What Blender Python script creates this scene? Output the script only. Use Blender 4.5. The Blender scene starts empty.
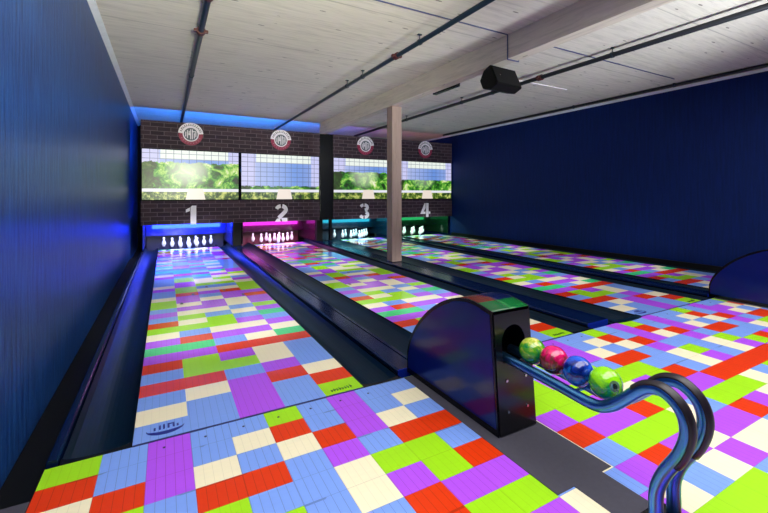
import bpy, bmesh, math, random
from mathutils import Vector, Matrix
random.seed(7)
S = bpy.context.scene
COL = S.collection
PI = math.pi

# ------------------------------------------------------------------ layout
FOUL = 1.93                      # where the lanes begin
LANES = [-0.12, 1.62, 3.56, 5.30]
LW = 1.055
GW = 0.24
MASK = 8.40                      # front of the brick fascia
CEIL = 2.63
WL, WR = -0.556, 6.66
YB = 10.7

# ------------------------------------------------------------------ helpers
def lin(r, g, b):
    f = lambda c: (c/255/12.92) if c <= 10 else ((c/255+0.055)/1.055)**2.4
    return (f(r), f(g), f(b), 1)

def tag(o, label=None, cat=None, group=None, kind=None):
    if label: o['label'] = label
    if cat: o['category'] = cat
    if group: o['group'] = group
    if kind: o['kind'] = kind
    return o

def link(name, bm, mats, parent=None, smooth=False):
    me = bpy.data.meshes.new(name)
    bmesh.ops.recalc_face_normals(bm, faces=bm.faces)
    bm.to_mesh(me); bm.free()
    for m in (mats if isinstance(mats, (list, tuple)) else [mats]): me.materials.append(m)
    if smooth:
        for p in me.polygons: p.use_smooth = True
    o = bpy.data.objects.new(name, me); COL.objects.link(o)
    if parent: o.parent = parent
    return o

def empty(name, loc=(0, 0, 0)):
    o = bpy.data.objects.new(name, None); COL.objects.link(o)
    o.location = loc; o.empty_display_size = 0.1
    return o

def copy_tree(o, parent=None):
    c = o.copy(); COL.objects.link(c)
    if parent: c.parent = parent
    for ch in list(o.children): copy_tree(ch, c)
    return c

def box(bm, x0, x1, y0, y1, z0, z1, bevel=0, mi=0):
    r = bmesh.ops.create_cube(bm, size=1)
    vs = r['verts']
    for v in vs:
        v.co = Vector(((x0+x1)/2+v.co.x*(x1-x0), (y0+y1)/2+v.co.y*(y1-y0), (z0+z1)/2+v.co.z*(z1-z0)))
    fs = set(f for v in vs for f in v.link_faces)
    for f in fs: f.material_index = mi
    if bevel:
        es = list(set(e for v in vs for e in v.link_edges))
        bmesh.ops.bevel(bm, geom=es, offset=bevel, segments=2, affect='EDGES', profile=0.6)
    return bm

def cyl(bm, p0, p1, r, seg=12, r2=None):
    p0, p1 = Vector(p0), Vector(p1); d = p1-p0
    m = Matrix.Translation((p0+p1)/2) @ d.to_track_quat('Z', 'Y').to_matrix().to_4x4()
    bmesh.ops.create_cone(bm, cap_ends=True, segments=seg, radius1=r, radius2=r if r2 is None else r2, depth=d.length, matrix=m)
    return bm

def prism(bm, pts, axis, a, b):
    """extrude a closed polygon of (u,v) along an axis: 'X' -> (a|b,u,v), 'Y' -> (u,a|b,v), 'Z' -> (u,v,a|b)"""
    def P(t, u, v): return {'X': (t, u, v), 'Y': (u, t, v), 'Z': (u, v, t)}[axis]
    A = [bm.verts.new(P(a, *p)) for p in pts]; B = [bm.verts.new(P(b, *p)) for p in pts]
    n = len(pts)
    bm.faces.new(A); bm.faces.new(B[::-1])
    for i in range(n): bm.faces.new((A[i], A[(i+1) % n], B[(i+1) % n], B[i]))
    return bm

def stroke(bm, pts, w, y0, y1, closed=False):
    """thick line in the XZ plane, extruded from y0 to y1"""
    n = len(pts); L = []; R = []
    for i, p in enumerate(pts):
        a = Vector(pts[max(i-1, 0)]); b = Vector(pts[min(i+1, n-1)])
        if closed: a = Vector(pts[(i-1) % n]); b = Vector(pts[(i+1) % n])
        t = (b-a).normalized(); nn = Vector((-t.y, t.x))*w/2
        L.append(Vector(p)+nn); R.append(Vector(p)-nn)
    rng = range(n if closed else n-1)
    V = [[bm.verts.new((q.x, y, q.y)) for q in arr] for arr, y in ((L, y0), (R, y0), (L, y1), (R, y1))]
    for i in rng:
        j = (i+1) % n
        bm.faces.new((V[0][i], V[0][j], V[1][j], V[1][i])); bm.faces.new((V[2][i], V[3][i], V[3][j], V[2][j]))
        bm.faces.new((V[0][i], V[2][i], V[2][j], V[0][j])); bm.faces.new((V[1][i], V[1][j], V[3][j], V[3][i]))
    if not closed:
        for i in (0, n-1): bm.faces.new((V[0][i], V[1][i], V[3][i], V[2][i]))
    return bm

def arc(cx, cz, r, a0, a1, n, rz=None):
    return [(cx+r*math.cos(math.radians(a0+(a1-a0)*i/n)), cz+(rz or r)*math.sin(math.radians(a0+(a1-a0)*i/n))) for i in range(n+1)]

def lathe(bm, prof, seg=20):
    rings = []
    for r, z in prof:
        rings.append([bm.verts.new((r*math.cos(2*PI*k/seg), r*math.sin(2*PI*k/seg), z)) for k in range(seg)])
    for a, b in zip(rings, rings[1:]):
        for k in range(seg): bm.faces.new((a[k], a[(k+1) % seg], b[(k+1) % seg], b[k]))
    bm.faces.new(rings[0][::-1]); bm.faces.new(rings[-1])
    return bm

def smoothpath(P, n=6):
    out = []
    for i in range(len(P)-1):
        p0 = Vector(P[max(i-1, 0)]); p1 = Vector(P[i]); p2 = Vector(P[i+1]); p3 = Vector(P[min(i+2, len(P)-1)])
        for k in range(n):
            t = k/n
            out.append(0.5*((2*p1)+(-p0+p2)*t+(2*p0-5*p1+4*p2-p3)*t*t+(-p0+3*p1-3*p2+p3)*t**3))
    out.append(Vector(P[-1])); return out

def sweep_yz(bm, path, x, r, seg=14, a0=0, a1=360):
    """tube along a path of (y,z) at constant x; a0..a1 selects part of the section (90 = outer/left normal)"""
    full = abs(a1-a0) >= 360
    m = seg if full else seg+1
    rings = []
    for i, p in enumerate(path):
        t = (path[min(i+1, len(path)-1)]-path[max(i-1, 0)]).normalized()
        nrm = Vector((t.y, -t.x))
        ring = []
        for k in range(m):
            a = math.radians(a0+(a1-a0)*k/seg)
            q = p+nrm*(r*math.sin(a))
            ring.append(bm.verts.new((x+r*math.cos(a), q.x, q.y)))
        rings.append(ring)
    for a, b in zip(rings, rings[1:]):
        for k in range(m if full else m-1): bm.faces.new((a[k], a[(k+1) % m], b[(k+1) % m], b[k]))
    if full: bm.faces.new(rings[0]); bm.faces.new(rings[-1][::-1])
    return bm

# ------------------------------------------------------------------ node helper
class N:
    def __init__(s, name):
        s.m = bpy.data.materials.new(name); s.m.use_nodes = True
        s.t = s.m.node_tree; s.b = s.t.nodes['Principled BSDF']; s.out = s.t.nodes['Material Output']
    def new(s, typ, **kw):
        n = s.t.nodes.new(typ)
        for k, v in kw.items(): setattr(n, k, v)
        return n
    def set(s, sock, v):
        if isinstance(v, bpy.types.NodeSocket): s.t.links.new(v, sock)
        else: sock.default_value = v
    def math(s, op, a, b=0.0, c=None):
        n = s.new('ShaderNodeMath', operation=op); s.set(n.inputs[0], a); s.set(n.inputs[1], b)
        if c is not None: s.set(n.inputs[2], c)
        return n.outputs[0]
    def mix(s, f, a, b, blend='MIX'):
        n = s.new('ShaderNodeMix', data_type='RGBA', blend_type=blend)
        s.set(n.inputs[0], f); s.set(n.inputs[6], a); s.set(n.inputs[7], b); return n.outputs[2]
    def obj(s): return s.new('ShaderNodeTexCoord').outputs['Object']
    def xyz(s, v=None):
        n = s.new('ShaderNodeSeparateXYZ'); s.set(n.inputs[0], v if v is not None else s.obj()); return n.outputs
    def mapping(s, scale, loc=(0, 0, 0), v=None):
        n = s.new('ShaderNodeMapping'); s.set(n.inputs[0], v if v is not None else s.obj())
        n.inputs['Scale'].default_value = scale; n.inputs['Location'].default_value = loc; return n.outputs[0]
    def noise(s, v, scale=5, detail=4, rough=0.5, dist=0):
        n = s.new('ShaderNodeTexNoise'); s.set(n.inputs['Vector'], v); n.inputs['Scale'].default_value = scale
        n.inputs['Detail'].default_value = detail; n.inputs['Roughness'].default_value = rough
        n.inputs['Distortion'].default_value = dist; return n.outputs[0]
    def ramp(s, f, stops):
        n = s.new('ShaderNodeValToRGB'); s.set(n.inputs[0], f); e = n.color_ramp.elements
        while len(e) < len(stops): e.new(0.5)
        for el, (p, c) in zip(e, stops): el.position = p; el.color = c
        return n.outputs[0]
    def bump(s, h, strength=0.2, dist=0.01):
        n = s.new('ShaderNodeBump'); n.inputs['Strength'].default_value = strength; n.inputs['Distance'].default_value = dist
        s.set(n.inputs['Height'], h); s.set(s.b.inputs['Normal'], n.outputs[0])
    def base(s, c, rough=0.5, metal=0.0, spec=0.5):
        s.set(s.b.inputs['Base Color'], c); s.set(s.b.inputs['Roughness'], rough)
        s.b.inputs['Metallic'].default_value = metal; s.b.inputs['Specular IOR Level'].default_value = spec
        return s.m

def plain(name, rgb, rough=0.5, metal=0.0, spec=0.5, var=0.12, scale=14):
    n = N(name); f = n.noise(n.obj(), scale, 3)
    c = lin(*rgb); d = tuple(x*(1-var) for x in c[:3])+(1,); e = tuple(min(1, x*(1+var)) for x in c[:3])+(1,)
    return n.base(n.mix(f, d, e), rough, metal, spec)

def emit(name, rgb, strength):
    n = N(name); n.base(lin(*rgb)); n.b.inputs['Emission Color'].default_value = lin(*rgb)
    n.b.inputs['Emission Strength'].default_value = strength; return n.m

# ------------------------------------------------------------------ tile materials
TILE = dict(B=(128, 166, 246), P=(184, 84, 246), R=(228, 58, 6), L=(164, 230, 26), C=(252, 242, 206), M=(70, 214, 130))
ORDER = 'BPRLCM'
def tile_mat(key, rough, spec, seam):
    n = N('tile_%s_%s' % (key, 'lane' if rough < 0.2 else 'approach'))
    o = n.xyz()
    c = lin(*TILE[key]); dark = tuple(x*seam for x in c[:3])+(1,)
    fr = n.math('FRACT', n.math('DIVIDE', n.math('ADD', o[0], 20), 0.0312))
    ln = n.math('LESS_THAN', fr, 0.06)
    f = n.noise(n.mapping((3, 22, 3)), 3, 4, 0.6)
    lo = tuple(x*0.93 for x in c[:3])+(1,)
    body = n.mix(f, lo, c)
    if rough > 0.2:
        gx = n.math('LESS_THAN', n.math('FRACT', n.math('DIVIDE', n.math('ADD', o[0], 20*0.1555-0.248+0.0008), 0.1555)), 0.011)
        fy_ = n.math('FRACT', n.math('DIVIDE', n.math('ADD', o[1], 40*0.1273-1.927+0.008), 0.1273))
        gy = n.math('LESS_THAN', n.math('ABSOLUTE', n.math('SUBTRACT', fy_, 0.063)), 0.007)
        body = n.mix(n.math('MULTIPLY', n.math('MAXIMUM', gx, gy), 0.55), body, tuple(x*0.35 for x in c[:3])+(1,))
        sc_ = n.noise(n.mapping((3.2, 9, 1)), 1.0, 2, 0.5)
        sm_ = n.math('MULTIPLY', n.math('GREATER_THAN', sc_, 0.57), n.math('LESS_THAN', n.math('ABSOLUTE', n.math('SUBTRACT', fy_, 0.02)), 0.05))
        if key in 'BR': body = n.mix(n.math('MULTIPLY', sm_, 0.7), body, tuple(x*0.45 for x in c[:3])+(1,))
    return n.base(n.mix(ln, body, dark), rough, 0, spec)
APP = [tile_mat(k, 0.38, 0.25, 0.84 if k in 'CL' else 0.62) for k in ORDER]
LAN = [tile_mat(k, 0.13, 0.5, 0.9 if k in 'CL' else 0.72) for k in ORDER]

black = plain('black_gloss', (6, 8, 14), 0.22, spec=0.35)
blackmat = plain('black_matte', (6, 7, 10), 0.65, spec=0.25)
charcoal = plain('charcoal_rubber', (66, 64, 76), 0.8, var=0.15, scale=60)
gutmat = plain('gutter_plastic', (2, 26, 44), 0.35, spec=0.2, var=0.2)
capmat = plain('divider_cap', (6, 24, 62), 0.16, spec=0.22)
endmat = plain('end_cap_blue', (16, 40, 150), 0.2)
chrome = plain('blue_steel', (84, 146, 205), 0.28, 1.0, var=0.08)
grip = plain('black_grip', (26, 20, 30), 0.4)
darkpipe = plain('painted_pipe', (26, 44, 60), 0.3, 0.3)
blackpipe = plain('black_pipe', (16, 22, 30), 0.4)
redpipe = plain('red_coupling', (72, 26, 24), 0.5)
steel = plain('bolt_steel', (200, 205, 215), 0.25, 1.0)
pinmat = plain('pin_white', (238, 238, 242), 0.25, var=0.03)
numwhite = plain('number_white', (242, 242, 246), 0.6, var=0.08)
maroon = plain('sign_maroon', (150, 26, 70), 0.5)
signgrey = plain('sign_grey', (92, 98, 112), 0.5)
signwhite = plain('sign_white', (244, 236, 246), 0.5, var=0.08)
ink = plain('sign_ink', (50, 44, 58), 0.6)

def wallpaint(name, rgb, rgb2, rough, spec):
    n = N(name)
    f = n.noise(n.mapping((9, 9, 0.7)), 4, 6, 0.65)
    g = n.noise(n.mapping((30, 30, 2.5)), 4, 4, 0.7)
    c = n.mix(n.ramp(f, [(0.35, (0, 0, 0, 1)), (0.7, (1, 1, 1, 1))]), lin(*rgb), lin(*rgb2))
    n.bump(g, 0.5, 0.01)
    return n.base(c, rough, 0, spec)
bluewall = wallpaint('navy_wall_paint', (6, 40, 104), (40, 96, 172), 0.36, 0.45)
navywall = wallpaint('dark_navy_wall_paint', (1, 28, 84), (3, 36, 104), 0.5, 0.2)
palewall = plain('pale_board', (226, 230, 238), 0.8)

def timber(name, rgb, along, rough=0.75):
    n = N(name); o = n.obj()
    sc = {'X': (0.8, 9, 9), 'Y': (9, 0.8, 9), 'Z': (9, 9, 0.8)}[along]
    grain = n.noise(n.mapping(sc), 3.2, 6, 0.65, 0.6)
    c = lin(*rgb); d = tuple(x*0.8 for x in c[:3])+(1,); h = tuple(min(1, x*1.1) for x in c[:3])+(1,)
    col = n.ramp(grain, [(0.3, d), (0.5, c), (0.72, h)])
    # knots: small elongated dark flecks
    ks = {'X': (2.2, 9, 9), 'Y': (9, 2.2, 9), 'Z': (9, 9, 2.2)}[along]
    v = n.new('ShaderNodeTexVoronoi'); n.set(v.inputs['Vector'], n.mapping(ks)); v.inputs['Scale'].default_value = 1.5
    rnd = n.xyz(v.outputs['Color'])[0]
    kn = n.math('MULTIPLY', n.math('LESS_THAN', v.outputs['Distance'], 0.115), n.math('GREATER_THAN', rnd, 0.45))
    col = n.mix(n.math('MULTIPLY', kn, 0.75), col, lin(92, 84, 82))
    if name == 'ceiling_boards':
        xyz = n.xyz(o)
        j = n.math('LESS_THAN', n.math('FRACT', n.math('DIVIDE', n.math('ADD', xyz[1], 0.58), 1.22)), 0.010)
        b = n.math('LESS_THAN', n.math('FRACT', n.math('DIVIDE', n.math('ADD', xyz[1], 0.1), 0.122)), 0.03)
        col = n.mix(n.math('MULTIPLY', b, 0.10), col, lin(110, 108, 108))
        col = n.mix(n.math('MULTIPLY', j, 0.35), col, lin(84, 82, 88))
    return n.base(col, rough, 0, 0.2)
ceilmat = timber('ceiling_boards', (214, 208, 198), 'X')
beammat = timber('beam_timber', (206, 196, 182), 'Y')
postmat = timber('post_timber', (160, 138, 130), 'Z')

def brickmat():
    n = N('printed_brick')
    v = n.xyz(); cv = n.new('ShaderNodeCombineXYZ'); n.set(cv.inputs[0], v[0]); n.set(cv.inputs[1], v[2])
    b = n.new('ShaderNodeTexBrick'); n.set(b.inputs['Vector'], cv.outputs[0])
    b.inputs['Color1'].default_value = lin(52, 40, 50); b.inputs['Color2'].default_value = lin(88, 68, 76)
    b.inputs['Mortar'].default_value = lin(118, 104, 112); b.inputs['Scale'].default_value = 1
    b.inputs['Mortar Size'].default_value = 0.006; b.inputs['Brick Width'].default_value = 0.22; b.inputs['Row Height'].default_value = 0.078
    b.inputs['Bias'].default_value = -0.3
    f = n.noise(n.obj(), 9, 5, 0.7)
    c = n.mix(n.math('MULTIPLY', f, 0.7), b.outputs[0], lin(58, 46, 56))
    return n.base(c, 0.7, 0, 0.2)
brick = brickmat()

# ------------------------------------------------------------------ setting
def struct(name, bm, m, smooth=False):
    return tag(link(name, bm, m, None, smooth), kind='structure')

struct('subfloor', box(bmesh.new(), WL-0.1, WR+0.1, -1.2, YB, -0.35, -0.16), blackmat)
struct('ceiling', box(bmesh.new(), WL-0.1, WR+0.1, -1.2, YB, CEIL, CEIL+0.12), ceilmat)
struct('wall_left', box(bmesh.new(), WL-0.1, WL, -1.2, YB, -0.2, CEIL), bluewall)
struct('wall_right', box(bmesh.new(), WR, WR+0.1, -1.2, YB, -0.2, CEIL), navywall)
struct('wall_back', box(bmesh.new(), WL, WR, YB-0.1, YB, -0.2, CEIL), blackmat)
bm = bmesh.new(); prism(bm, [(WL+0.001, CEIL-0.002), (WL+0.052, CEIL-0.002), (WL+0.046, CEIL-0.014), (WL+0.001, CEIL-0.03)], 'Y', -1.2, YB-0.1)
struct('trim_left', bm, palewall)
bm = bmesh.new(); prism(bm, [(WR-0.001, CEIL-0.002), (WR-0.05, CEIL-0.002), (WR-0.045, CEIL-0.014), (WR-0.001, CEIL-0.03)], 'Y', -1.2, YB-0.1)
struct('trim_right', bm, palewall)
struct('baseboard_left', box(bmesh.new(), WL+0.001, -0.402, -1.2, 1.76, -0.16, -0.004, 0.004), charcoal)
struct('baseboard_right', box(bmesh.new(), WR-0.04, WR-0.001, 1.98, MASK, -0.16, 0.06, 0.004), blackmat)

# the approach: one floor of printed cells
AX0, ADX, AY0, ADY = 0.248, 0.1555, 1.927, 0.1273
K0 = -4
A = {
 0: 'LBPBBLBPBBL' + 'CBLRPBPBBLBPLBPBBLBPBBL',
 1: 'RBPBCRBPBCR' + 'CLBPCPPBCRBPRBPBCRBPPCR',
 2: 'CRPCBCRPCBB' + 'CRCBLPPCBCRPCRPCBCRPCBC',
 3: 'RLBRRBPBRRL' + 'CRLPBLBRRBPBBPBRRBPBRRB',
 4: 'BCPLBBCLLBP' + 'CLLLBLLLBBCLBCLBBBCLLPB',
 5: 'PRCBLBCPLRB' + 'CPLPRCPLRBCPBCPLRPCBLRB',
 6: 'LBRPCLBRPPC' + 'CRPPRLPPPRRRRRRPCBLPRCB',
 7: 'CPBLRBPRLLB' + 'CBLLLCBLLLCBLCPBRLCPBRL',
 8: 'RLCBPCLBCPC' + 'BPRPCPPRPCBLPRCBLPRCBLP',
 9: 'BRPLCBRLPCB' + 'PCBCPCCBRLPCBRLPCBRLPCB',
 10: 'PCLBRPCBLRP' + 'RLLLBRLPCBRLPCBRLPCBRLP',
}
# columns past the measured map and rows nearer than it continue the print
bm = bmesh.new()
NK = 43
def cell(k, r):
    if r in A and 0 <= k-K0 < len(A[r]): return A[r][k-K0]
    return random.choice('BBPRLC')
xs = [AX0+ADX*(k+K0) for k in range(NK+1)]; xs[0] = -0.398; xs[-1] = WR-0.06 if xs[-1] > WR-0.06 else xs[-1]
rows = list(range(0, 24))
ys = [AY0-ADY*r for r in range(25)]; ys[0] = FOUL-0.004
V = {}
for i, x in enumerate(xs):
    for j, y in enumerate(ys): V[i, j] = bm.verts.new((x, y, 0))
for i in range(NK):
    for j in rows:
        f = bm.faces.new((V[i, j+1], V[i+1, j+1], V[i+1, j], V[i, j])); f.material_index = ORDER.index(cell(i+K0, j))
rim = [e for e in bm.edges if e.is_boundary]
ret = bmesh.ops.extrude_edge_only(bm, edges=rim)
for v in [g for g in ret['geom'] if isinstance(g, bmesh.types.BMVert)]: v.co.z = -0.155
for f in bm.faces:
    if abs(f.normal.z) < 0.5 and f.calc_center_median().z < -0.01: f.material_index = 6
bm.normal_update()
floor_o = struct('floor', bm, APP+[blackmat])

# charcoal strip let into the approach around each ball return
bm = bmesh.new()
prism(bm, [(1.181, 0.915), (1.484, 0.915), (1.484, FOUL-0.01), (1.181, FOUL-0.01)], 'Z', -0.05, 0.0025)
prism(bm, [(1.268, 0.50), (1.425, 0.50), (1.425, 0.915), (1.268, 0.915)], 'Z', -0.05, 0.0025)
strip = struct('trim_1', bm, charcoal)
s2 = strip.copy(); COL.objects.link(s2); s2.name = 'trim_2'; s2.location.x = 3.63

# ------------------------------------------------------------------ lanes
LP = """BBPBL CBPBR BCPRC RRBPB BLLCB RLPCB PPRRR MMBCM PRPPC CBCCP LLLPB RCLBM BLBCP PCCBL BPPCP LCPCP LPCPR CPBPP BRPRL BLCCL PLBBL CPLLC BPCCP BLCLB""".split()
while len(LP) < 46: LP.append(''.join(random.choice('BBPPCCLRM') for _ in range(5)))
ROW = 0.146; LEND = FOUL+ROW*46
lane = empty('bowling_lane', (LANES[0], FOUL, 0))
bm = bmesh.new()
V = {}
for i in range(6):
    for j in range(47): V[i, j] = bm.verts.new((LW*i/5, 0.003+ROW*j, 0))
for i in range(5):
    for j in range(46):
        f = bm.faces.new((V[i, j], V[i+1, j], V[i+1, j+1], V[i, j+1])); f.material_index = ORDER.index(LP[j][i])
ret = bmesh.ops.extrude_edge_only(bm, edges=[e for e in bm.edges if e.is_boundary])
for v in [g for g in ret['geom'] if isinstance(g, bmesh.types.BMVert)]: v.co.z = -0.155
for f in bm.faces:
    if f.calc_center_median().z < -0.01: f.material_index = 6
link('lane_surface', bm, LAN+[blackmat], lane)
seamm = plain('foul_line_navy', (24, 26, 90), 0.5)
link('foul_line', box(bmesh.new(), -0.0, LW, -0.006, 0.006, -0.02, 0.0012), seamm, lane)
inkblue = plain('lane_ink_blue', (16, 32, 130), 0.4); inkgreen = plain('lane_ink_green', (24, 66, 10), 0.4)
for ax, ay in ((0.255, 2.33), (0.37, 2.66), (0.525, 2.98), (0.68, 2.72), (0.83, 2.42)):
    link('arrow_marker', prism(bmesh.new(), [(ax-0.013, ay-0.03), (ax+0.013, ay-0.03), (ax+0.013, ay+0.02), (ax, ay+0.05), (ax-0.013, ay+0.02)], 'Z', 0.0002, 0.0014), ink, lane)
# maker's mark at the left of the foul line: bowl shaped crescent with upright letter strokes
bm = bmesh.new()
lo = [(0.12+0.075*math.cos(math.radians(a)), 0.088+0.052*math.sin(math.radians(a))) for a in range(180, 361, 15)]
hi = [(0.12+0.072*math.cos(math.radians(a)), 0.083+0.022*math.sin(math.radians(a))) for a in range(345, 194, -15)]
prism(bm, lo+hi, 'Z', 0.0002, 0.0015)
for dx, h in ((-0.042, 0.022), (-0.022, 0.034), (-0.006, 0.038), (0.012, 0.038), (0.032, 0.034), (0.048, 0.02)):
    prism(bm, [(0.12+dx-0.004, 0.082), (0.12+dx+0.004, 0.082), (0.12+dx+0.004, 0.082+h), (0.12+dx-0.004, 0.082+h)], 'Z', 0.0002, 0.0015)
prism(bm, [(0.13, 0.112), (0.156, 0.112), (0.156, 0.119), (0.13, 0.119)], 'Z', 0.0002, 0.0015)
link('maker_mark', bm, inkblue, lane)
bm = bmesh.new()
for q in range(8):
    x = 0.885+q*0.0155; h = (0.022, 0.03, 0.024, 0.03, 0.022, 0.026, 0.03, 0.034)[q]
    prism(bm, [(x, 0.034), (x+0.0045, 0.034), (x+0.0045, 0.034+h), (x, 0.034+h)], 'Z', 0.0002, 0.0015)
    prism(bm, [(x+0.0045, 0.034+h*0.4), (x+0.011, 0.034+h*0.4), (x+0.011, 0.034+h*0.62), (x+0.0045, 0.034+h*0.62)], 'Z', 0.0002, 0.0015)
link('lettering', bm, inkgreen, lane)
HUE = ['blue', 'magenta', 'cyan', 'green']
lane_labels = ['patchwork lane nearest the blue left wall, running to the blue-lit pins under number 1',
               'patchwork lane behind the black ball return, running to the magenta-lit pins under number 2',
               'patchwork lane right of the timber post, running to the cyan-lit pins under number 3',
               'patchwork lane along the dark navy right wall, ending at green-lit pins under number 4']
for i in range(4):
    o = lane if i == 0 else copy_tree(lane)
    o.location.x = LANES[i]
    tag(o, lane_labels[i], 'bowling lane', 'patchwork bowling lanes')

# approach dots
dotm = plain('approach_dot', (30, 24, 70), 0.5)
for X_ in LANES:
    for q in range(7):
        d_ = link('approach_dot', cyl(bmesh.new(), (X_+0.115+q*0.155, 1.862, 0.0002), (X_+0.115+q*0.155, 1.862, 0.0012), 0.0055, 10), dotm, floor_o)
# gutters
def make_gutter(GW):
    gutter = empty('gutter'); w = GW-0.006
    pts = [(0, -0.15), (0, -0.012)]+[(i/12*w, -0.012-0.062*math.sin(PI*i/12)**0.7) for i in range(1, 12)]+[(w, -0.012), (w, -0.15)]
    link('channel', prism(bmesh.new(), pts, 'Y', FOUL+0.045, 9.25), gutmat, gutter, False)
    bm = bmesh.new(); e = -0.03 if GW > 0.3 else 0.002; z = 0.006 if GW > 0.3 else -0.002
    nose = [(w, FOUL+0.055)]+[(w/2+w/2*math.cos(math.radians(a)), FOUL+0.055-0.035*math.sin(math.radians(a))) for a in range(10, 171, 10)]+[(0, FOUL+0.055)]
    nose += [(0, FOUL+e+0.03)]+[(w/2-w/2*math.cos(math.radians(a)), FOUL+e+0.03-0.03*math.sin(math.radians(a))) for a in range(15, 166, 15)]+[(w, FOUL+e+0.03)] if GW > 0.3 else [(0, FOUL+0.002), (w, FOUL+0.002)]
    prism(bm, nose, 'Z', 0.0005 if GW > 0.3 else -0.15, z)
    link('end_lip', bm, gutmat if GW > 0.3 else black, gutter)
    return gutter
gutter = make_gutter(GW)
gut_labels = []
for i in range(4):
    for side in (0, 1):
        o = gutter if (i == 0 and side == 0) else make_gutter({1: 0.285, 2: 0.378, 3: 0.285}[i]) if side == 0 else copy_tree(gutter)
        x = LANES[i]-{1: 0.285, 2: 0.378, 3: 0.285}.get(i, GW)+0.003 if side == 0 else LANES[i]+LW+0.003
        o.location = (x, 0, 0)
        lab = [['dark gutter channel between lane 1 and the blue left wall', 'dark gutter channel on the right of lane 1, left of the first divider'],
               ['dark gutter channel between the first divider and lane 2', 'blue-tinged gutter channel right of lane 2, before the timber post'],
               ['wide dark gutter channel with a rounded end, between the timber post and lane 3', 'dark gutter channel on the right of lane 3, before the third divider'],
               ['dark gutter channel between the third divider and lane 4', 'dark gutter channel between lane 4 and the navy right wall']][i][side]
        tag(o, lab, 'gutter', 'lane gutters')

# dividers (ball track covers)
def divider(x0, x1, label, y0):
    t = empty('lane_divider', ((x0+x1)/2, y0, 0)); w = (x1-x0)/2
    L = 9.3-y0
    bm = bmesh.new(); prism(bm, [(-w, -0.155), (-w, 0.0), (w, 0.0), (w, -0.155)], 'Y', 0, L); link('base_box', bm, black, t)
    bm = bmesh.new(); a = 0.016
    prism(bm, [(-w+0.002, 0.0005), (-w+0.002, 0.014), (-w+a, 0.02), (w-0.034, 0.02), (w-0.034, 0.0005)], 'Y', 0.0, L); link('cover', bm, capmat, t)
    bm = bmesh.new(); prism(bm, [(w-0.03, 0.0005), (w-0.03, 0.024), (w-0.008, 0.024), (w-0.002, 0.018), (w-0.002, 0.0005)], 'Y', 0.0, L); link('edge_rail', bm, capmat, t)
    link('end_cap', box(bmesh.new(), -w+0.004, w-0.004, -0.008, -0.0005, -0.06, 0.02, 0.002), endmat, t)
    return tag(t, label, 'lane divider', 'raised covers between the lanes')
divider(LANES[0]+LW+GW, LANES[1]-0.285, 'black raised divider between lanes 1 and 2, running into the near ball return', 1.99)
divider(LANES[1]+LW+GW, 3.178, 'black raised divider between lanes 2 and 3 that carries the timber post', 1.99)
divider(LANES[2]+LW+GW, LANES[3]-0.285, 'black raised divider between lanes 3 and 4, ending at the far ball return', 1.99)
t = empty('gutter_curb', (-0.38, 1.8, 0))
bm = bmesh.new(); prism(bm, [(-0.018, -0.155), (-0.018, 0.012), (-0.008, 0.02), (0.012, 0.02), (0.018, 0.012), (0.018, -0.155)], 'Y', 0.14, 6.55)
link('rail', bm, capmat, t)
bm = bmesh.new(); prism(bm, [(-0.172, -0.155), (-0.172, -0.09), (-0.022, -0.06), (-0.022, -0.155)], 'Y', 0.0, 6.55)
link('ledge', bm, blackmat, t)
tag(t, 'low black curb and ledge along the foot of the blue left wall', 'curb')

# ------------------------------------------------------------------ mask wall at the end
def fascia(x0, x1, z0, z1, label):
    t = empty('brick_fascia', ((x0+x1)/2, MASK, z0)); w = (x1-x0)/2
    link('panel', box(bmesh.new(), -w, w, 0, 0.03, 0, z1-z0, 0.002), brick, t)
    link('edge_trim', box(bmesh.new(), -w, w, 0.0305, 0.05, 0.004, z1-z0-0.004, 0.002), blackmat, t)
    return tag(t, label, 'brick panel', 'brick-print fascia panels')
MX = [(-0.392, 2.985), (3.30, 6.648)]
ZB, ZS0, ZS1, ZT = 0.487, 0.93, 1.90, 2.40
fascia(*MX[0], ZS1, ZT, 'brick-print panel above the two left screens, carrying two round signs')
fascia(*MX[0], ZB, ZS0, 'brick-print panel below the two left screens, carrying numbers 1 and 2')
fascia(*MX[1], ZS1, ZT, 'brick-print panel above the two right screens, carrying two round signs')
fascia(*MX[1], ZB, ZS0, 'brick-print panel below the two right screens, carrying numbers 3 and 4')
t = empty('black_pillar', (3.14, MASK, 0))
link('pillar_face', box(bmesh.new(), -0.15, 0.155, 0.0, 0.1, ZB, ZT+0.0, 0.004), black, t)
link('leg', box(bmesh.new(), -0.222, -0.085, 0.01, 0.1, 0.0255, ZB-0.001, 0.004), blackmat, t)
link('leg', box(bmesh.new(), 0.085, 0.135, 0.01, 0.1, 0.0255, ZB-0.001, 0.004), blackmat, t)
tag(t, 'tall black pillar between the second and third screens, below the beam end', 'pillar')
t = empty('cover_panel', (1.255, MASK, 0.0255)); link('face', box(bmesh.new(), -0.078, 0.078, 0.01, 0.03, 0, ZB-0.028, 0.003), blackmat, t)
link('frame', box(bmesh.new(), -0.078, 0.078, 0.0305, 0.06, 0, ZB-0.028), black, t)
tag(t, 'black panel between the blue pin pit and the magenta pin pit', 'panel')
t = empty('cover_panel', (4.935, MASK, 0.0255)); link('face', box(bmesh.new(), -0.078, 0.078, 0.01, 0.03, 0, ZB-0.028, 0.003), blackmat, t)
link('frame', box(bmesh.new(), -0.078, 0.078, 0.0305, 0.06, 0, ZB-0.028), black, t)
tag(t, 'black panel between the cyan pin pit and the green pin pit', 'panel')

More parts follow.
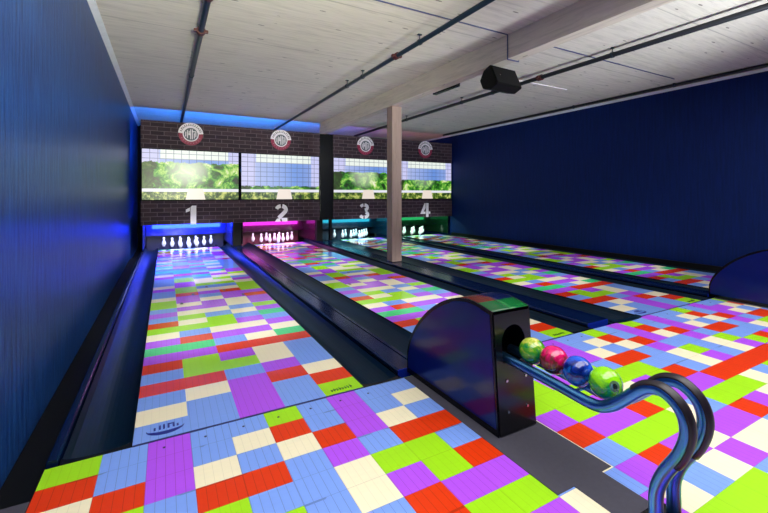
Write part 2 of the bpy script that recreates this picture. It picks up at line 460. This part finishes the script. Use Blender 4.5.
# screens
def screen_mat(i, w, h, g0, glow):
    n = N('garden_screen_%d' % i); o = n.xyz()
    u = n.math('DIVIDE', o[0], w); v = n.math('DIVIDE', o[2], h)
    cv = n.new('ShaderNodeCombineXYZ'); n.set(cv.inputs[0], n.math('ADD', o[0], i*3.7)); n.set(cv.inputs[1], o[2])
    f = n.noise(cv.outputs[0], 4.2, 6, 0.72, 0.5)
    fol = n.ramp(f, [(0.38, lin(16, 34, 10)), (0.46, lin(36, 104, 24)), (0.52, lin(84, 170, 48)), (0.58, lin(180, 220, 100)), (0.66, lin(246, 246, 214))])
    # pale open clearing
    du = n.math('SUBTRACT', u, 0.46); dv = n.math('SUBTRACT', v, 0.62)
    r2 = n.math('ADD', n.math('MULTIPLY', du, n.math('MULTIPLY', du, 16.0)), n.math('MULTIPLY', dv, n.math('MULTIPLY', dv, 7.0)))
    cl = n.math('MULTIPLY', n.math('SUBTRACT', 1.0, n.math('MINIMUM', r2, 1.0)), glow)
    img = n.mix(cl, fol, lin(240, 250, 222))
    dk = n.math('MULTIPLY', n.math('LESS_THAN', n.math('ADD', u, n.math('MULTIPLY', f, 0.25)), 0.24), 0.8)
    img = n.mix(dk, img, lin(40, 50, 14))
    # low hedges
    f2 = n.noise(cv.outputs[0], 9, 4, 0.7)
    hedge = n.ramp(f2, [(0.38, lin(16, 24, 6)), (0.5, lin(66, 104, 22)), (0.62, lin(214, 220, 120))])
    img = n.mix(n.math('LESS_THAN', v, 0.19), img, hedge)
    band = n.math('MULTIPLY', n.math('GREATER_THAN', v, 0.175), n.math('LESS_THAN', v, 0.235))
    img = n.mix(band, img, lin(236, 236, 246))
    pw = n.math('SUBTRACT', 0.105, n.math('MULTIPLY', v, 0.12))
    path = n.math('MULTIPLY', n.math('LESS_THAN', n.math('ABSOLUTE', n.math('SUBTRACT', u, 0.53)), pw), n.math('LESS_THAN', v, 0.24))
    img = n.mix(path, img, lin(240, 226, 214))
    # score grid
    k = n.math('DIVIDE', n.math('SUBTRACT', v, g0), 1-g0)
    sky = n.mix(n.math('MINIMUM', n.math('MAXIMUM', n.math('ABSOLUTE', n.math('SUBTRACT', u, 0.66)), 0), 1), lin(108, 150, 226), lin(226, 226, 250))
    top = n.math('MULTIPLY', n.math('GREATER_THAN', v, 0.80), n.math('MULTIPLY', n.math('GREATER_THAN', u, 0.18), n.math('LESS_THAN', u, 0.88)))
    sky = n.mix(top, sky, lin(240, 248, 240))
    edge = n.math('ADD', n.math('LESS_THAN', u, 0.17), n.math('GREATER_THAN', u, 0.885))
    sky = n.mix(n.math('MULTIPLY', edge, 0.75), sky, lin(216, 212, 250))
    lu = n.math('LESS_THAN', n.math('FRACT', n.math('MULTIPLY', u, 13.0)), 0.075)
    lv = n.math('LESS_THAN', n.math('FRACT', n.math('MULTIPLY', v, 10.0)), 0.11)
    ln = n.math('MINIMUM', n.math('ADD', lu, lv), 1.0)
    sky = n.mix(n.math('MULTIPLY', ln, 0.72), sky, lin(60, 74, 120))
    edgef = n.math('ADD', v, n.math('MULTIPLY', n.math('SUBTRACT', f2, 0.5), 0.14))
    img = n.mix(n.math('GREATER_THAN', edgef, g0), img, sky)
    n.base((0.01, 0.01, 0.01, 1), 0.3)
    n.set(n.b.inputs['Emission Color'], img); n.b.inputs['Emission Strength'].default_value = 0.95
    return n.m
SX = [(-0.386, 1.292), (1.326, 2.98), (3.305, 4.965), (4.985, 6.64)]
slab = ['lit screen above number 1 showing a bright garden under a thin score grid',
        'lit screen above number 2 with a pale blue score grid covering most of it',
        'lit screen above number 3, its right edge behind the timber post',
        'lit screen above number 4, nearest the navy right wall']
for i, (x0, x1) in enumerate(SX):
    t = empty('video_screen', (x0, MASK, ZS0)); w = x1-x0; h = ZS1-ZS0
    link('bezel', box(bmesh.new(), 0.001, w-0.001, 0.012, 0.05, 0.003, h-0.003, 0.003), blackmat, t)
    link('display', box(bmesh.new(), 0.012, w-0.012, 0.006, 0.0115, 0.022, h-0.022), screen_mat(i, w, h, (0.74, 0.30, 0.66, 0.50)[i], (0.75, 0.1, 0.5, 0.3)[i]), t)
    tag(t, slab[i], 'screen', 'screens above the lanes')

# round signs
GX = [0.42, 2.125, 4.10, 5.79]
for i, gx in enumerate(GX):
    t = empty('round_sign', (gx, MASK-0.001, 2.19)); r = 0.215
    link('backing', cyl(bmesh.new(), (0, 0, 0), (0, -0.012, 0), r*0.97, 40), maroon, t)
    bm = bmesh.new(); stroke(bm, arc(0, 0, r*0.83, 4, 176, 28), r*0.36, -0.0125, -0.019); link('white_arch', bm, signwhite, t)
    bm = bmesh.new(); stroke(bm, arc(0, 0, r*0.60, 0, 345, 36)[:-1], r*0.09, -0.0125, -0.017, True); link('inner_ring', bm, signwhite, t)
    link('centre_disc', cyl(bmesh.new(), (0, -0.0121, 0), (0, -0.014, 0), r*0.56, 32), signgrey, t)
    bm = bmesh.new()   # monogram of upright strokes
    for dx, z0, z1 in ((-0.40, -0.22, 0.2), (-0.26, -0.34, 0.34), (-0.13, -0.1, 0.28), (-0.02, -0.44, 0.44), (0.12, -0.44, 0.44), (0.28, -0.36, 0.1), (0.40, -0.22, 0.22)):
        box(bm, (dx-0.035)*r, (dx+0.035)*r, -0.0145, -0.018, z0*r, z1*r)
    box(bm, -0.26*r, -0.02*r, -0.0145, -0.0175, -0.03*r, 0.04*r); box(bm, 0.12*r, 0.40*r, -0.0145, -0.0175, 0.2*r, 0.28*r)
    link('monogram', bm, signwhite, t)
    bm = bmesh.new()   # lettering round the arch
    stroke(bm, arc(0, 0, r*0.76, 14, 166, 24), r*0.025, -0.0192, -0.0205)
    for q in range(13):
        a = math.radians(18+q*12); c, s_ = math.cos(a), math.sin(a)
        stroke(bm, [(c*r*0.76, s_*r*0.76), (c*r*0.90, s_*r*0.90)], r*0.05, -0.0195, -0.021)
        if q % 2: stroke(bm, [(math.cos(a)*r*0.9, math.sin(a)*r*0.9), (math.cos(a-0.1)*r*0.9, math.sin(a-0.1)*r*0.9)], r*0.04, -0.0195, -0.021)
    link('arch_lettering', bm, ink, t)
    bm = bmesh.new(); stroke(bm, arc(0, 0, r*0.74, 202, 338, 20), r*0.025, -0.0122, -0.0138)
    for q in range(9):
        a = math.radians(206+q*16); c, s_ = math.cos(a), math.sin(a)
        stroke(bm, [(c*r*0.74, s_*r*0.74), (c*r*0.86, s_*r*0.86)], r*0.06, -0.0125, -0.014)
    link('lower_lettering', bm, plain('sign_rose_%d' % i, (176, 92, 120), 0.5), t)
    tag(t, ['round white and maroon sign above the garden screen of number 1', 'round white and maroon sign above the score grid screen of number 2',
            'round white and maroon sign left of the timber post, above number 3', 'round white and maroon sign right of the timber post, above number 4'][i], 'sign', 'round signs on the brick fascia')

# stencil numbers
def numeral(i):
    bm = bmesh.new(); y0, y1 = 0, -0.008
    if i == 0:
        prism(bm, [(0.36, 0), (0.66, 0), (0.66, 0.98), (0.44, 0.98), (0.36, 0.9)], 'Y', y0, y1)
        prism(bm, [(0.12, 0.62), (0.33, 0.70), (0.33, 0.88), (0.12, 0.78)], 'Y', y0, y1)
    elif i == 1:
        stroke(bm, arc(0.46, 0.68, 0.3, 165, 96, 5, 0.22), 0.22, y0, y1)
        stroke(bm, arc(0.46, 0.68, 0.3, 78, -20, 7, 0.22)+[(0.55, 0.42), (0.30, 0.2)], 0.24, y0, y1)
        prism(bm, [(0.06, 0), (0.2, 0.17), (0.34, 0.19), (0.44, 0.0)], 'Y', y0, y1)
        prism(bm, [(0.52, 0), (0.46, 0.2), (0.84, 0.2), (0.86, 0.0)], 'Y', y0, y1)
    elif i == 2:
        stroke(bm, arc(0.42, 0.73, 0.27, 160, 100, 4, 0.17), 0.2, y0, y1)
        stroke(bm, arc(0.42, 0.73, 0.27, 82, -75, 8, 0.17), 0.22, y0, y1)
        stroke(bm, arc(0.42, 0.27, 0.3, 62, -80, 8, 0.17), 0.22, y0, y1)
        stroke(bm, arc(0.42, 0.27, 0.3, -100, -165, 4, 0.17), 0.2, y0, y1)
    else:
        prism(bm, [(0.02, 0.24), (0.40, 0.98), (0.48, 0.98), (0.48, 0.62), (0.30, 0.38), (0.48, 0.38), (0.48, 0.22), (0.02, 0.22)], 'Y', y0, y1)
        prism(bm, [(0.54, 0.0), (0.76, 0.0), (0.76, 0.98), (0.54, 0.98)], 'Y', y0, y1)
        prism(bm, [(0.79, 0.22), (0.92, 0.22), (0.92, 0.38), (0.79, 0.38)], 'Y', y0, y1)
    s = 0.36
    for v in bm.verts: v.co.x = (v.co.x-0.45)*s*0.92; v.co.z = (v.co.z-0.5)*s
    o = link('lane_number', bm, numwhite)
    o.location = ([0.445, 2.13, 4.075, 5.79][i], MASK, 0.665)
    tag(o, ['white stencil number 1 on the brick panel above the blue-lit pins', 'white stencil number 2 on the brick panel above the magenta-lit pins',
            'white stencil number 3 on the brick panel above the cyan-lit pins', 'white stencil number 4 on the brick panel above the green-lit pins'][i], 'number', 'lane numbers')
for i in range(4): numeral(i)

# ------------------------------------------------------------------ pin pits, pins and their lights
LIGHT = [(0.03, 0.10, 1.0), (0.8, 0.04, 0.8), (0.05, 0.75, 0.95), (0.05, 0.9, 0.28)]
PALE = [(0.42, 0.48, 1.0), (1.0, 0.42, 0.95), (0.4, 0.95, 1.0), (0.42, 1.0, 0.62)]
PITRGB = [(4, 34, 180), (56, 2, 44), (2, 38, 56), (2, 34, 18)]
BACK = [(2, 10, 80), (96, 4, 50), (4, 40, 60), (4, 40, 24)]
def area(name, loc, rot, sx, sy, power, color):
    l = bpy.data.lights.new(name, 'AREA'); l.shape = 'RECTANGLE'; l.size = sx; l.size_y = sy; l.energy = power; l.color = color
    o = bpy.data.objects.new(name, l); COL.objects.link(o); o.location = loc; o.rotation_euler = rot; return o
pin_prof = [(0.0, 0.0), (0.022, 0.0), (0.027, 0.006), (0.044, 0.05), (0.05, 0.08), (0.046, 0.11), (0.033, 0.145), (0.022, 0.172), (0.0205, 0.185), (0.024, 0.205), (0.027, 0.222), (0.025, 0.24), (0.017, 0.253), (0.004, 0.259)]
pin_prof = pin_prof[1:]
bm = bmesh.new(); lathe(bm, [(r*0.80, z*0.74) for r, z in pin_prof], 18)
pin0 = link('bowling_pin', bm, pinmat, None, True)
PINPOS = []
for row in range(4):
    for c in range(row+1): PINPOS.append((row, c, (c-row/2)*0.292, row*0.17))
WHERE = {(0, 0): 'front pin', (1, 0): 'second-row left pin', (1, 1): 'second-row right pin', (2, 0): 'third-row left pin', (2, 1): 'third-row centre pin', (2, 2): 'third-row right pin',
         (3, 0): 'leftmost back-row pin', (3, 1): 'back-row pin second from the left', (3, 2): 'back-row pin second from the right', (3, 3): 'rightmost back-row pin'}
first = True
for i in range(4):
    xc = LANES[i]+LW/2
    for row, c, dx, dy in PINPOS:
        o = pin0 if first else pin0.copy()
        if not first: COL.objects.link(o)
        first = False
        o.location = (xc+dx, 8.70+dy, 0.0003)
        tag(o, 'white %s on the %s-lit deck of lane %d' % (WHERE[row, c], HUE[i], i+1), 'pin', 'pins on the %s-lit deck' % HUE[i])
    t = empty('pin_pit', (xc, 8.5, 0)); hw = LW/2+GW
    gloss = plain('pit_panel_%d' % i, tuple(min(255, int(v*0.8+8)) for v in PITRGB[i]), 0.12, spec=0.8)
    dark = plain('pit_back_%d' % i, BACK[i], 0.4)
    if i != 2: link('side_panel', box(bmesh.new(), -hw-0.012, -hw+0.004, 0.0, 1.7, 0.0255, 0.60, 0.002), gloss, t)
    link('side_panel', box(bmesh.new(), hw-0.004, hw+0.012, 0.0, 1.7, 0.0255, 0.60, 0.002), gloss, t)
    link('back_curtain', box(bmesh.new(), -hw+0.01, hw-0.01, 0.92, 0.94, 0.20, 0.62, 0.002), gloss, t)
    link('pit_back', box(bmesh.new(), -hw+0.01, hw-0.01, 1.3, 1.32, -0.15, 0.6), dark, t)
    link('light_strip', box(bmesh.new(), -0.5, 0.5, 0.055, 0.075, 0.575, 0.59, 0.002), emit('led_%d' % i, tuple(int(255*min(1, v)**0.45) for v in LIGHT[i]), 2), t)
    tag(t, ['blue-lit pin pit under number 1', 'magenta-lit pin pit under number 2', 'cyan-lit pin pit under number 3', 'green-lit pin pit under number 4'][i]+' with glossy side panels', 'pin pit', 'pin pits')
    area('pit_light_%d' % i, (xc, 8.62, 0.565), (math.radians(12), 0, 0), 1.2, 0.12, [26, 20, 16, 13][i], PALE[i])
    # forward glow from the pit on the near gutters
    area('pit_glow_%d' % i, (xc, 9.38, 0.44), (math.radians(80), 0, 0), 1.3, 0.2, [48, 14, 7, 5][i], LIGHT[i])

# coloured strips behind the fascia wash the ceiling beyond it
area('ceiling_wash_blue', (1.3, MASK+0.09, 1.5), (PI, 0, 0), 3.3, 0.05, 60, (0.0, 0.21, 1.0))
area('ceiling_wash_violet', (3.75, MASK+0.09, 1.5), (PI, 0, 0), 1.0, 0.05, 6, (0.25, 0.08, 0.9))
area('ceiling_wash_red', (5.4, MASK+0.09, 1.5), (PI, 0, 0), 2.2, 0.05, 5, (0.8, 0.22, 0.15))

# ------------------------------------------------------------------ timber beam and post
o = link('timber_beam', box(bmesh.new(), 2.98, 3.118, -1.2, MASK-0.004, 2.388, CEIL-0.001, 0.004), beammat)
tag(o, 'thick pale timber beam running under the ceiling above the post', 'beam')
o = link('timber_post', box(bmesh.new(), 3.0, 3.166, 5.22, 5.386, 0.0255, 2.386, 0.005), postmat)
tag(o, 'square pale timber post standing on the divider between lanes 2 and 3', 'post')

# ------------------------------------------------------------------ pipes
def pipe(x, z, r, y1, label, hangers, couplings, mat=darkpipe):
    t = empty('ceiling_pipe', (x, 0, z))
    link('tube', cyl(bmesh.new(), (0, -1.1, 0), (0, y1, 0), r, 16), mat, t, True)
    for y in hangers:
        bm = bmesh.new(); cyl(bm, (0, y, 0.0), (0, y, CEIL-z-0.001), 0.005, 8); box(bm, -0.02, 0.02, y-0.012, y+0.012, CEIL-z-0.012, CEIL-z-0.001)
        stroke_b = cyl(bm, (0, y-0.012, 0), (0, y+0.012, 0), r+0.006, 16)
        link('hanger', bm, darkpipe, t)
    for y in couplings:
        bm = bmesh.new(); cyl(bm, (0, y-0.03, 0), (0, y+0.03, 0), r+0.012, 16)
        box(bm, -r-0.035, r+0.035, y-0.018, y+0.018, -0.012, 0.012, 0.003)
        link('coupling', bm, redpipe, t)
    return tag(t, label, 'pipe', 'ceiling pipes')
pipe(0.287, 2.55, 0.026, MASK+0.9, 'blue-grey ceiling pipe above lane 1, leftmost of the ceiling pipes', [3.2, 5.6], [4.05, 3.3])
pipe(2.21, 2.55, 0.024, MASK+0.9, 'dark ceiling pipe above lane 2, left of the timber beam', [2.2, 3.3, 4.6, 5.1], [3.75])
pipe(4.24, 2.55, 0.026, MASK+0.9, 'black ceiling pipe passing behind the speaker, right of the timber beam', [2.6, 4.4, 5.1, 6.8], [3.55], blackpipe)
pipe(6.36, 2.60, 0.022, MASK-0.01, 'dark ceiling pipe close to the top of the navy right wall', [3.0, 4.6], [], blackpipe)
# thin conduit over the ceiling, round the beam
t = empty('cable_conduit', (0, 2.88, 0))
bm = bmesh.new()
for a, b in (((1.2, 0, CEIL-0.007), (2.972, 0, CEIL-0.007)), ((2.972, 0, CEIL-0.007), (2.972, 0, 2.380)), ((2.972, 0, 2.380), (3.126, 0, 2.380)), ((3.126, 0, 2.380), (3.126, 0, CEIL-0.007)), ((3.126, 0, CEIL-0.007), (6.1, 0, CEIL-0.007))):
    cyl(bm, a, b, 0.006, 8)
link('cable', bm, plain('conduit_grey', (70, 74, 110), 0.5), t)
tag(t, 'thin dark cable crossing the ceiling and wrapping round the timber beam', 'cable')
o = link('ceiling_cable', cyl(bmesh.new(), (3.35, 3.95, CEIL-0.006), (5.3, 3.95, CEIL-0.006), 0.006, 8), signwhite)
tag(o, 'thin white cable on the ceiling right of the speaker', 'cable')
t = empty('linear_light', (3.17, 4.1, 2.42))
link('housing', box(bmesh.new(), -0.03, 0.03, -0.22, 0.28, -0.04, 0.02, 0.006), black, t)
link('bracket', box(bmesh.new(), -0.052, -0.02, -0.03, 0.03, 0.0, 0.06, 0.003), black, t)
tag(t, 'short black bar fitting on the right side of the beam behind the speaker', 'light fitting')

# ------------------------------------------------------------------ speaker
t = empty('wall_speaker', (3.08, 3.0, 2.255)); t.name = 'ceiling_speaker'
t.rotation_euler = (math.radians(-24), 0, math.radians(4))
bm = bmesh.new()
prism(bm, [(0, -0.115), (0.0, 0.115), (0.10, 0.115), (0.185, 0.05), (0.185, -0.05), (0.10, -0.115)], 'X', -0.19, 0.19)
bmesh.ops.bevel(bm, geom=list(bm.edges), offset=0.006, segments=2, affect='EDGES')
link('cabinet', bm, plain('speaker_black', (4, 4, 6), 0.5, spec=0.2), t)
link('grille', box(bmesh.new(), -0.18, 0.18, -0.006, -0.0005, -0.105, 0.105, 0.003), plain('speaker_grille', (6, 6, 8), 0.7, spec=0.2, scale=300, var=0.5), t)
link('badge', box(bmesh.new(), -0.105, -0.095, -0.009, -0.0065, -0.005, 0.005), steel, t)
bm = bmesh.new()
box(bm, -0.12, 0.2, 0.03, 0.06, 0.135, 0.143, 0.002); box(bm, -0.122, -0.112, 0.03, 0.06, 0.114, 0.143); box(bm, 0.192, 0.2, 0.03, 0.06, 0.0, 0.143, 0.002)
link('yoke', bm, black, t)
tag(t, 'black box speaker hung under the timber beam, tilted down', 'speaker')

# ------------------------------------------------------------------ ball returns
def hood_print():
    n = N('hood_top_print'); o = n.xyz()
    cv = n.new('ShaderNodeCombineXYZ')
    n.set(cv.inputs[0], n.math('FLOOR', n.math('DIVIDE', o[0], 0.12))); n.set(cv.inputs[1], n.math('FLOOR', n.math('DIVIDE', o[1], 0.09)))
    wn = n.new('ShaderNodeTexWhiteNoise'); n.set(wn.inputs['Vector'], cv.outputs[0])
    c = n.ramp(wn.outputs['Value'], [(0.0, lin(14, 84, 44)), (0.3, lin(14, 24, 74)), (0.55, lin(20, 110, 50)), (0.72, lin(86, 20, 20)), (0.9, lin(112, 96, 62))])
    n.t.nodes[-1].color_ramp.interpolation = 'CONSTANT'
    return n.base(c, 0.2)
sidegloss = plain('hood_side_gloss', (4, 20, 92), 0.17, spec=0.4)
X0, X1 = -0.115, 0.115
prof = [(0.686, 0.0), (0.686, 0.12), (0.655, 0.205), (0.585, 0.305), (0.485, 0.402), (0.37, 0.478), (0.26, 0.525), (0.17, 0.543), (0.10, 0.542), (0.0, 0.524)]
def hood(loc):
    t = empty('ball_return', loc)
    pf = prof[:2]+[tuple(p) for p in smoothpath(prof[1:], 5)[1:]]
    full = pf+[(-0.042, 0.0)]
    bm = bmesh.new(); prism(bm, [(y, max(z-0.004, 0)) for y, z in pf if y > 0.11]+[(0.11, 0.535), (0.11, 0.0)], 'X', X0+0.006, X1-0.006); link('body', bm, black, t)
    for sx in (X0, X1-0.0055):
        ins = [(y-(0.012 if y > 0.3 else -0.012 if y < 0.06 else 0), max(z-0.016, 0.03)) for y, z in full]
        bm = bmesh.new(); prism(bm, full, 'X', sx, sx+0.0055); sp = link('side_panel', bm, black, t)
        bm = bmesh.new(); q = sx-0.0012 if sx < 0 else sx+0.0055
        prism(bm, ins, 'X', q, q+0.0012); link('gloss_sheet', bm, sidegloss, sp)
    bm = bmesh.new()
    n = len(pf)-1
    A_ = [(bm.verts.new((X0+0.0065, y, z+0.0)), bm.verts.new((X1-0.0065, y, z+0.0))) for y, z in pf[1:]]
    B_ = [(bm.verts.new((X0+0.0065, y, z-0.0035)), bm.verts.new((X1-0.0065, y, z-0.0035))) for y, z in pf[1:]]
    for a, b, c, d in zip(A_, A_[1:], B_, B_[1:]):
        bm.faces.new((a[0], a[1], b[1], b[0])); bm.faces.new((c[0], d[0], d[1], c[1]))
        bm.faces.new((a[0], b[0], d[0], c[0])); bm.faces.new((a[1], c[1], d[1], b[1]))
    for a, c in ((A_[0], B_[0]), (A_[-1], B_[-1])): bm.faces.new((a[0], c[0], c[1], a[1]))
    link('top_cover', bm, hood_print(), t, True)
    # front plate with an arched throat
    def fy(z): return -0.042+0.042*z/0.524-0.0015
    bm = bmesh.new()
    zt = 0.51; zo = 0.30; r = 0.07
    outer = [(X0+0.0065, 0.006), (X1-0.0065, 0.006), (X1-0.0065, zt), (X0+0.0065, zt)]
    opening = [(r, zo)]+[(r*math.cos(math.radians(a)), zo+0.085+r*math.sin(math.radians(a))) for a in range(0, 181, 12)]+[(-r, zo)]
    es = []
    for loop in (outer, opening):
        vs = [bm.verts.new((p[0], fy(p[1]), p[1])) for p in loop]
        es += [bm.edges.new((vs[q], vs[(q+1) % len(vs)])) for q in range(len(vs))]
    bmesh.ops.triangle_fill(bm, edges=es, use_beauty=True)
    fp = link('front_plate', bm, plain('front_plate_black', (10, 11, 16), 0.2), t)
    sm = fp.modifiers.new('thickness', 'SOLIDIFY'); sm.thickness = 0.004; sm.offset = 1
    link('throat_floor', box(bmesh.new(), X0+0.007, X1-0.007, fy(0.28)+0.006, 0.109, 0.276, 0.284), plain('throat_black', (2, 2, 3), 0.9), t)
    for bx in (-0.055, 0.06):
        for bz in (0.095, 0.225):
            cyl_b = cyl(bmesh.new(), (bx, fy(bz)-0.008, bz), (bx, fy(bz)-0.002, bz), 0.006, 10)
            link('bolt', cyl_b, steel, t)
    # rails: two bent tubes, looping over and down to a foot plate (y measured from the hood front)
    P = [(0.06, 0.316), (-0.04, 0.316), (-0.12, 0.313), (-0.24, 0.308), (-0.354, 0.301), (-0.41, 0.299), (-0.45, 0.306), (-0.49, 0.330), (-0.53, 0.368), (-0.565, 0.405), (-0.60, 0.434), (-0.645, 0.441), (-0.69, 0.408), (-0.706, 0.350), (-0.688, 0.278), (-0.645, 0.196), (-0.624, 0.130), (-0.623, 0.06), (-0.623, 0.006)]
    path = smoothpath(P, 7)
    for rx in (-0.043, 0.058):
        bm = bmesh.new(); sweep_yz(bm, path, rx, 0.020, 16); rl = link('rail', bm, chrome, t, True)
        i0, i1 = 9*7, 15*7-3
        bm = bmesh.new(); sweep_yz(bm, path[i0:i1], rx, 0.0212, 10, 30, 150); g_ = link('grip_strip', bm, grip, rl, True)
        sm = g_.modifiers.new('thickness', 'SOLIDIFY'); sm.thickness = 0.002; sm.offset = 1
    bm = bmesh.new(); box(bm, -0.085, 0.10, -0.70, -0.56, 0.0028, 0.008, 0.002); link('foot_plate', bm, black, t)
    bm = bmesh.new(); box(bm, -0.05, 0.065, -0.335, -0.32, 0.296, 0.302); link('cross_brace', bm, chrome, t)
    return t
hr = hood((1.35, 1.289, 0.003))
tag(hr, 'black arched ball return with four balls waiting on its bent blue steel rails', 'ball return', 'ball returns')
hr2 = copy_tree(hr); hr2.location = (4.965, 1.289, 0.003)
tag(hr2, 'black arched ball return at the right edge, between lanes 3 and 4', 'ball return', 'ball returns')

# ------------------------------------------------------------------ balls
def ball_mat(name, stops, scale, off, spot=None, rough=0.08):
    n = N(name); v = n.mapping((1, 1, 1), off)
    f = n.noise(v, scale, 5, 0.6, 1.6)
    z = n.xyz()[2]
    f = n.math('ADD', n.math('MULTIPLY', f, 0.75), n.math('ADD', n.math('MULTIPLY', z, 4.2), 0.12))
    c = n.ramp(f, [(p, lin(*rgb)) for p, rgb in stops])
    if spot:
        vm = n.new('ShaderNodeVectorMath', operation='DISTANCE'); n.set(vm.inputs[0], n.obj()); vm.inputs[1].default_value = spot
        c = n.mix(n.math('LESS_THAN', vm.outputs['Value'], 0.018), c, lin(84, 110, 84))
        c = n.mix(n.math('LESS_THAN', vm.outputs['Value'], 0.009), c, lin(30, 40, 40))
    m = n.base(c, rough, 0, 0.6); n.b.inputs['Coat Weight'].default_value = 0.3; n.b.inputs['Coat Roughness'].default_value = 0.03
    return m
balls = [((1.176,), [(0.34, (4, 84, 92)), (0.50, (10, 120, 56)), (0.62, (80, 160, 30)), (0.72, (180, 190, 60)), (0.84, (238, 224, 150))], (3, 0, 1), 'green ball with a cream top, at the hood end of the rails', None),
         ((1.070,), [(0.32, (44, 18, 14)), (0.52, (112, 46, 40)), (0.60, (180, 16, 76)), (0.72, (236, 20, 110))], (1, 5, 2), 'hot pink ball with a brown underside, second on the rails', None),
         ((0.964,), [(0.28, (8, 60, 150)), (0.42, (24, 104, 200)), (0.52, (4, 18, 84)), (0.6, (10, 40, 140)), (0.74, (30, 90, 220))], (7, 2, 2), 'mottled blue ball, third on the rails', None),
         ((0.857,), [(0.28, (6, 96, 140)), (0.40, (8, 130, 120)), (0.50, (30, 150, 50)), (0.62, (140, 220, 16))], (2, 8, 4), 'lime and teal ball with a dark round mark, last on the rails', (-0.022, -0.046, 0.012))]
bm = bmesh.new(); bmesh.ops.create_uvsphere(bm, u_segments=40, v_segments=24, radius=0.0545)
ball_me = None
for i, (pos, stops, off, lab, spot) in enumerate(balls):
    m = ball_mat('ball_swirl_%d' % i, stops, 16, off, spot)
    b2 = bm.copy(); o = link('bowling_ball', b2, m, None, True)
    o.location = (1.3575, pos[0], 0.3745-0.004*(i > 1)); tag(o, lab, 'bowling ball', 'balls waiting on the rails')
bm.free()

# ------------------------------------------------------------------ room lights and added fill spots
# ceiling panels above the approach, ahead of and beside the viewer (out of the frame)
area('approach_light', (1.2, 0.2, CEIL-0.05), (0, 0, 0), 3.2, 1.6, 98, (1.0, 0.98, 0.97))
area('approach_light', (4.6, 0.1, CEIL-0.05), (0, 0, 0), 3.2, 1.6, 84, (1.0, 0.98, 0.97))
def spot(x, tx, ty, power, size):  # unseen fill spots, added to brighten the lanes towards the pins
    l = bpy.data.lights.new('lane_fill_spot', 'SPOT'); l.energy = power; l.spot_size = math.radians(size); l.spot_blend = 0.6; l.shadow_soft_size = 0.08
    l.color = (0.97, 0.98, 1.0)
    o = bpy.data.objects.new('lane_fill_spot', l); COL.objects.link(o); o.location = (x, 0.95, CEIL-0.15)
    d = Vector((tx, ty, 0))-o.location; o.rotation_euler = d.to_track_quat('-Z', 'Y').to_euler()
for i in range(4):
    c = LANES[i]+LW/2
    spot(c, c, 4.1, 400, 34); spot(c, c, 6.9, 1950, 19)

# added fill spots behind the viewer, with no real fixture, brightening the ceiling
def ceiling_fill(x, y, z, tx, ty, tz, power, size, color):
    l = bpy.data.lights.new('ceiling_fill', 'SPOT'); l.energy = power; l.spot_size = math.radians(size); l.spot_blend = 0.9; l.shadow_soft_size = 0.25; l.color = color
    o = bpy.data.objects.new('ceiling_fill', l); COL.objects.link(o); o.location = (x, y, z)
    d = Vector((tx, ty, tz))-o.location; o.rotation_euler = d.to_track_quat('-Z', 'Y').to_euler()
ceiling_fill(0.4, -1.0, 1.1, 0.6, 5.2, 3.3, 1550, 60, (0.98, 1.0, 0.80))
ceiling_fill(3.9, -1.0, 1.1, 4.2, 5.2, 3.3, 900, 60, (0.9, 0.98, 1.0))
w = bpy.data.worlds.new('World'); S.world = w; w.use_nodes = True
w.node_tree.nodes['Background'].inputs[0].default_value = (0.35, 0.45, 0.8, 1); w.node_tree.nodes['Background'].inputs[1].default_value = 0.05

# ------------------------------------------------------------------ camera
cam = bpy.data.cameras.new('Camera'); co = bpy.data.objects.new('Camera', cam); COL.objects.link(co)
cam.sensor_width = 36; cam.lens = 399.0/768*36; cam.shift_y = -61/768; cam.clip_start = 0.02
co.location = (0, 0, 1.03); co.rotation_euler = (PI/2, 0, math.radians(-28.7))
S.camera = co
S.view_settings.view_transform = 'Standard'; S.view_settings.look = 'None'; S.view_settings.gamma = 1; S.view_settings.exposure = 0
S.view_settings.use_curve_mapping = False
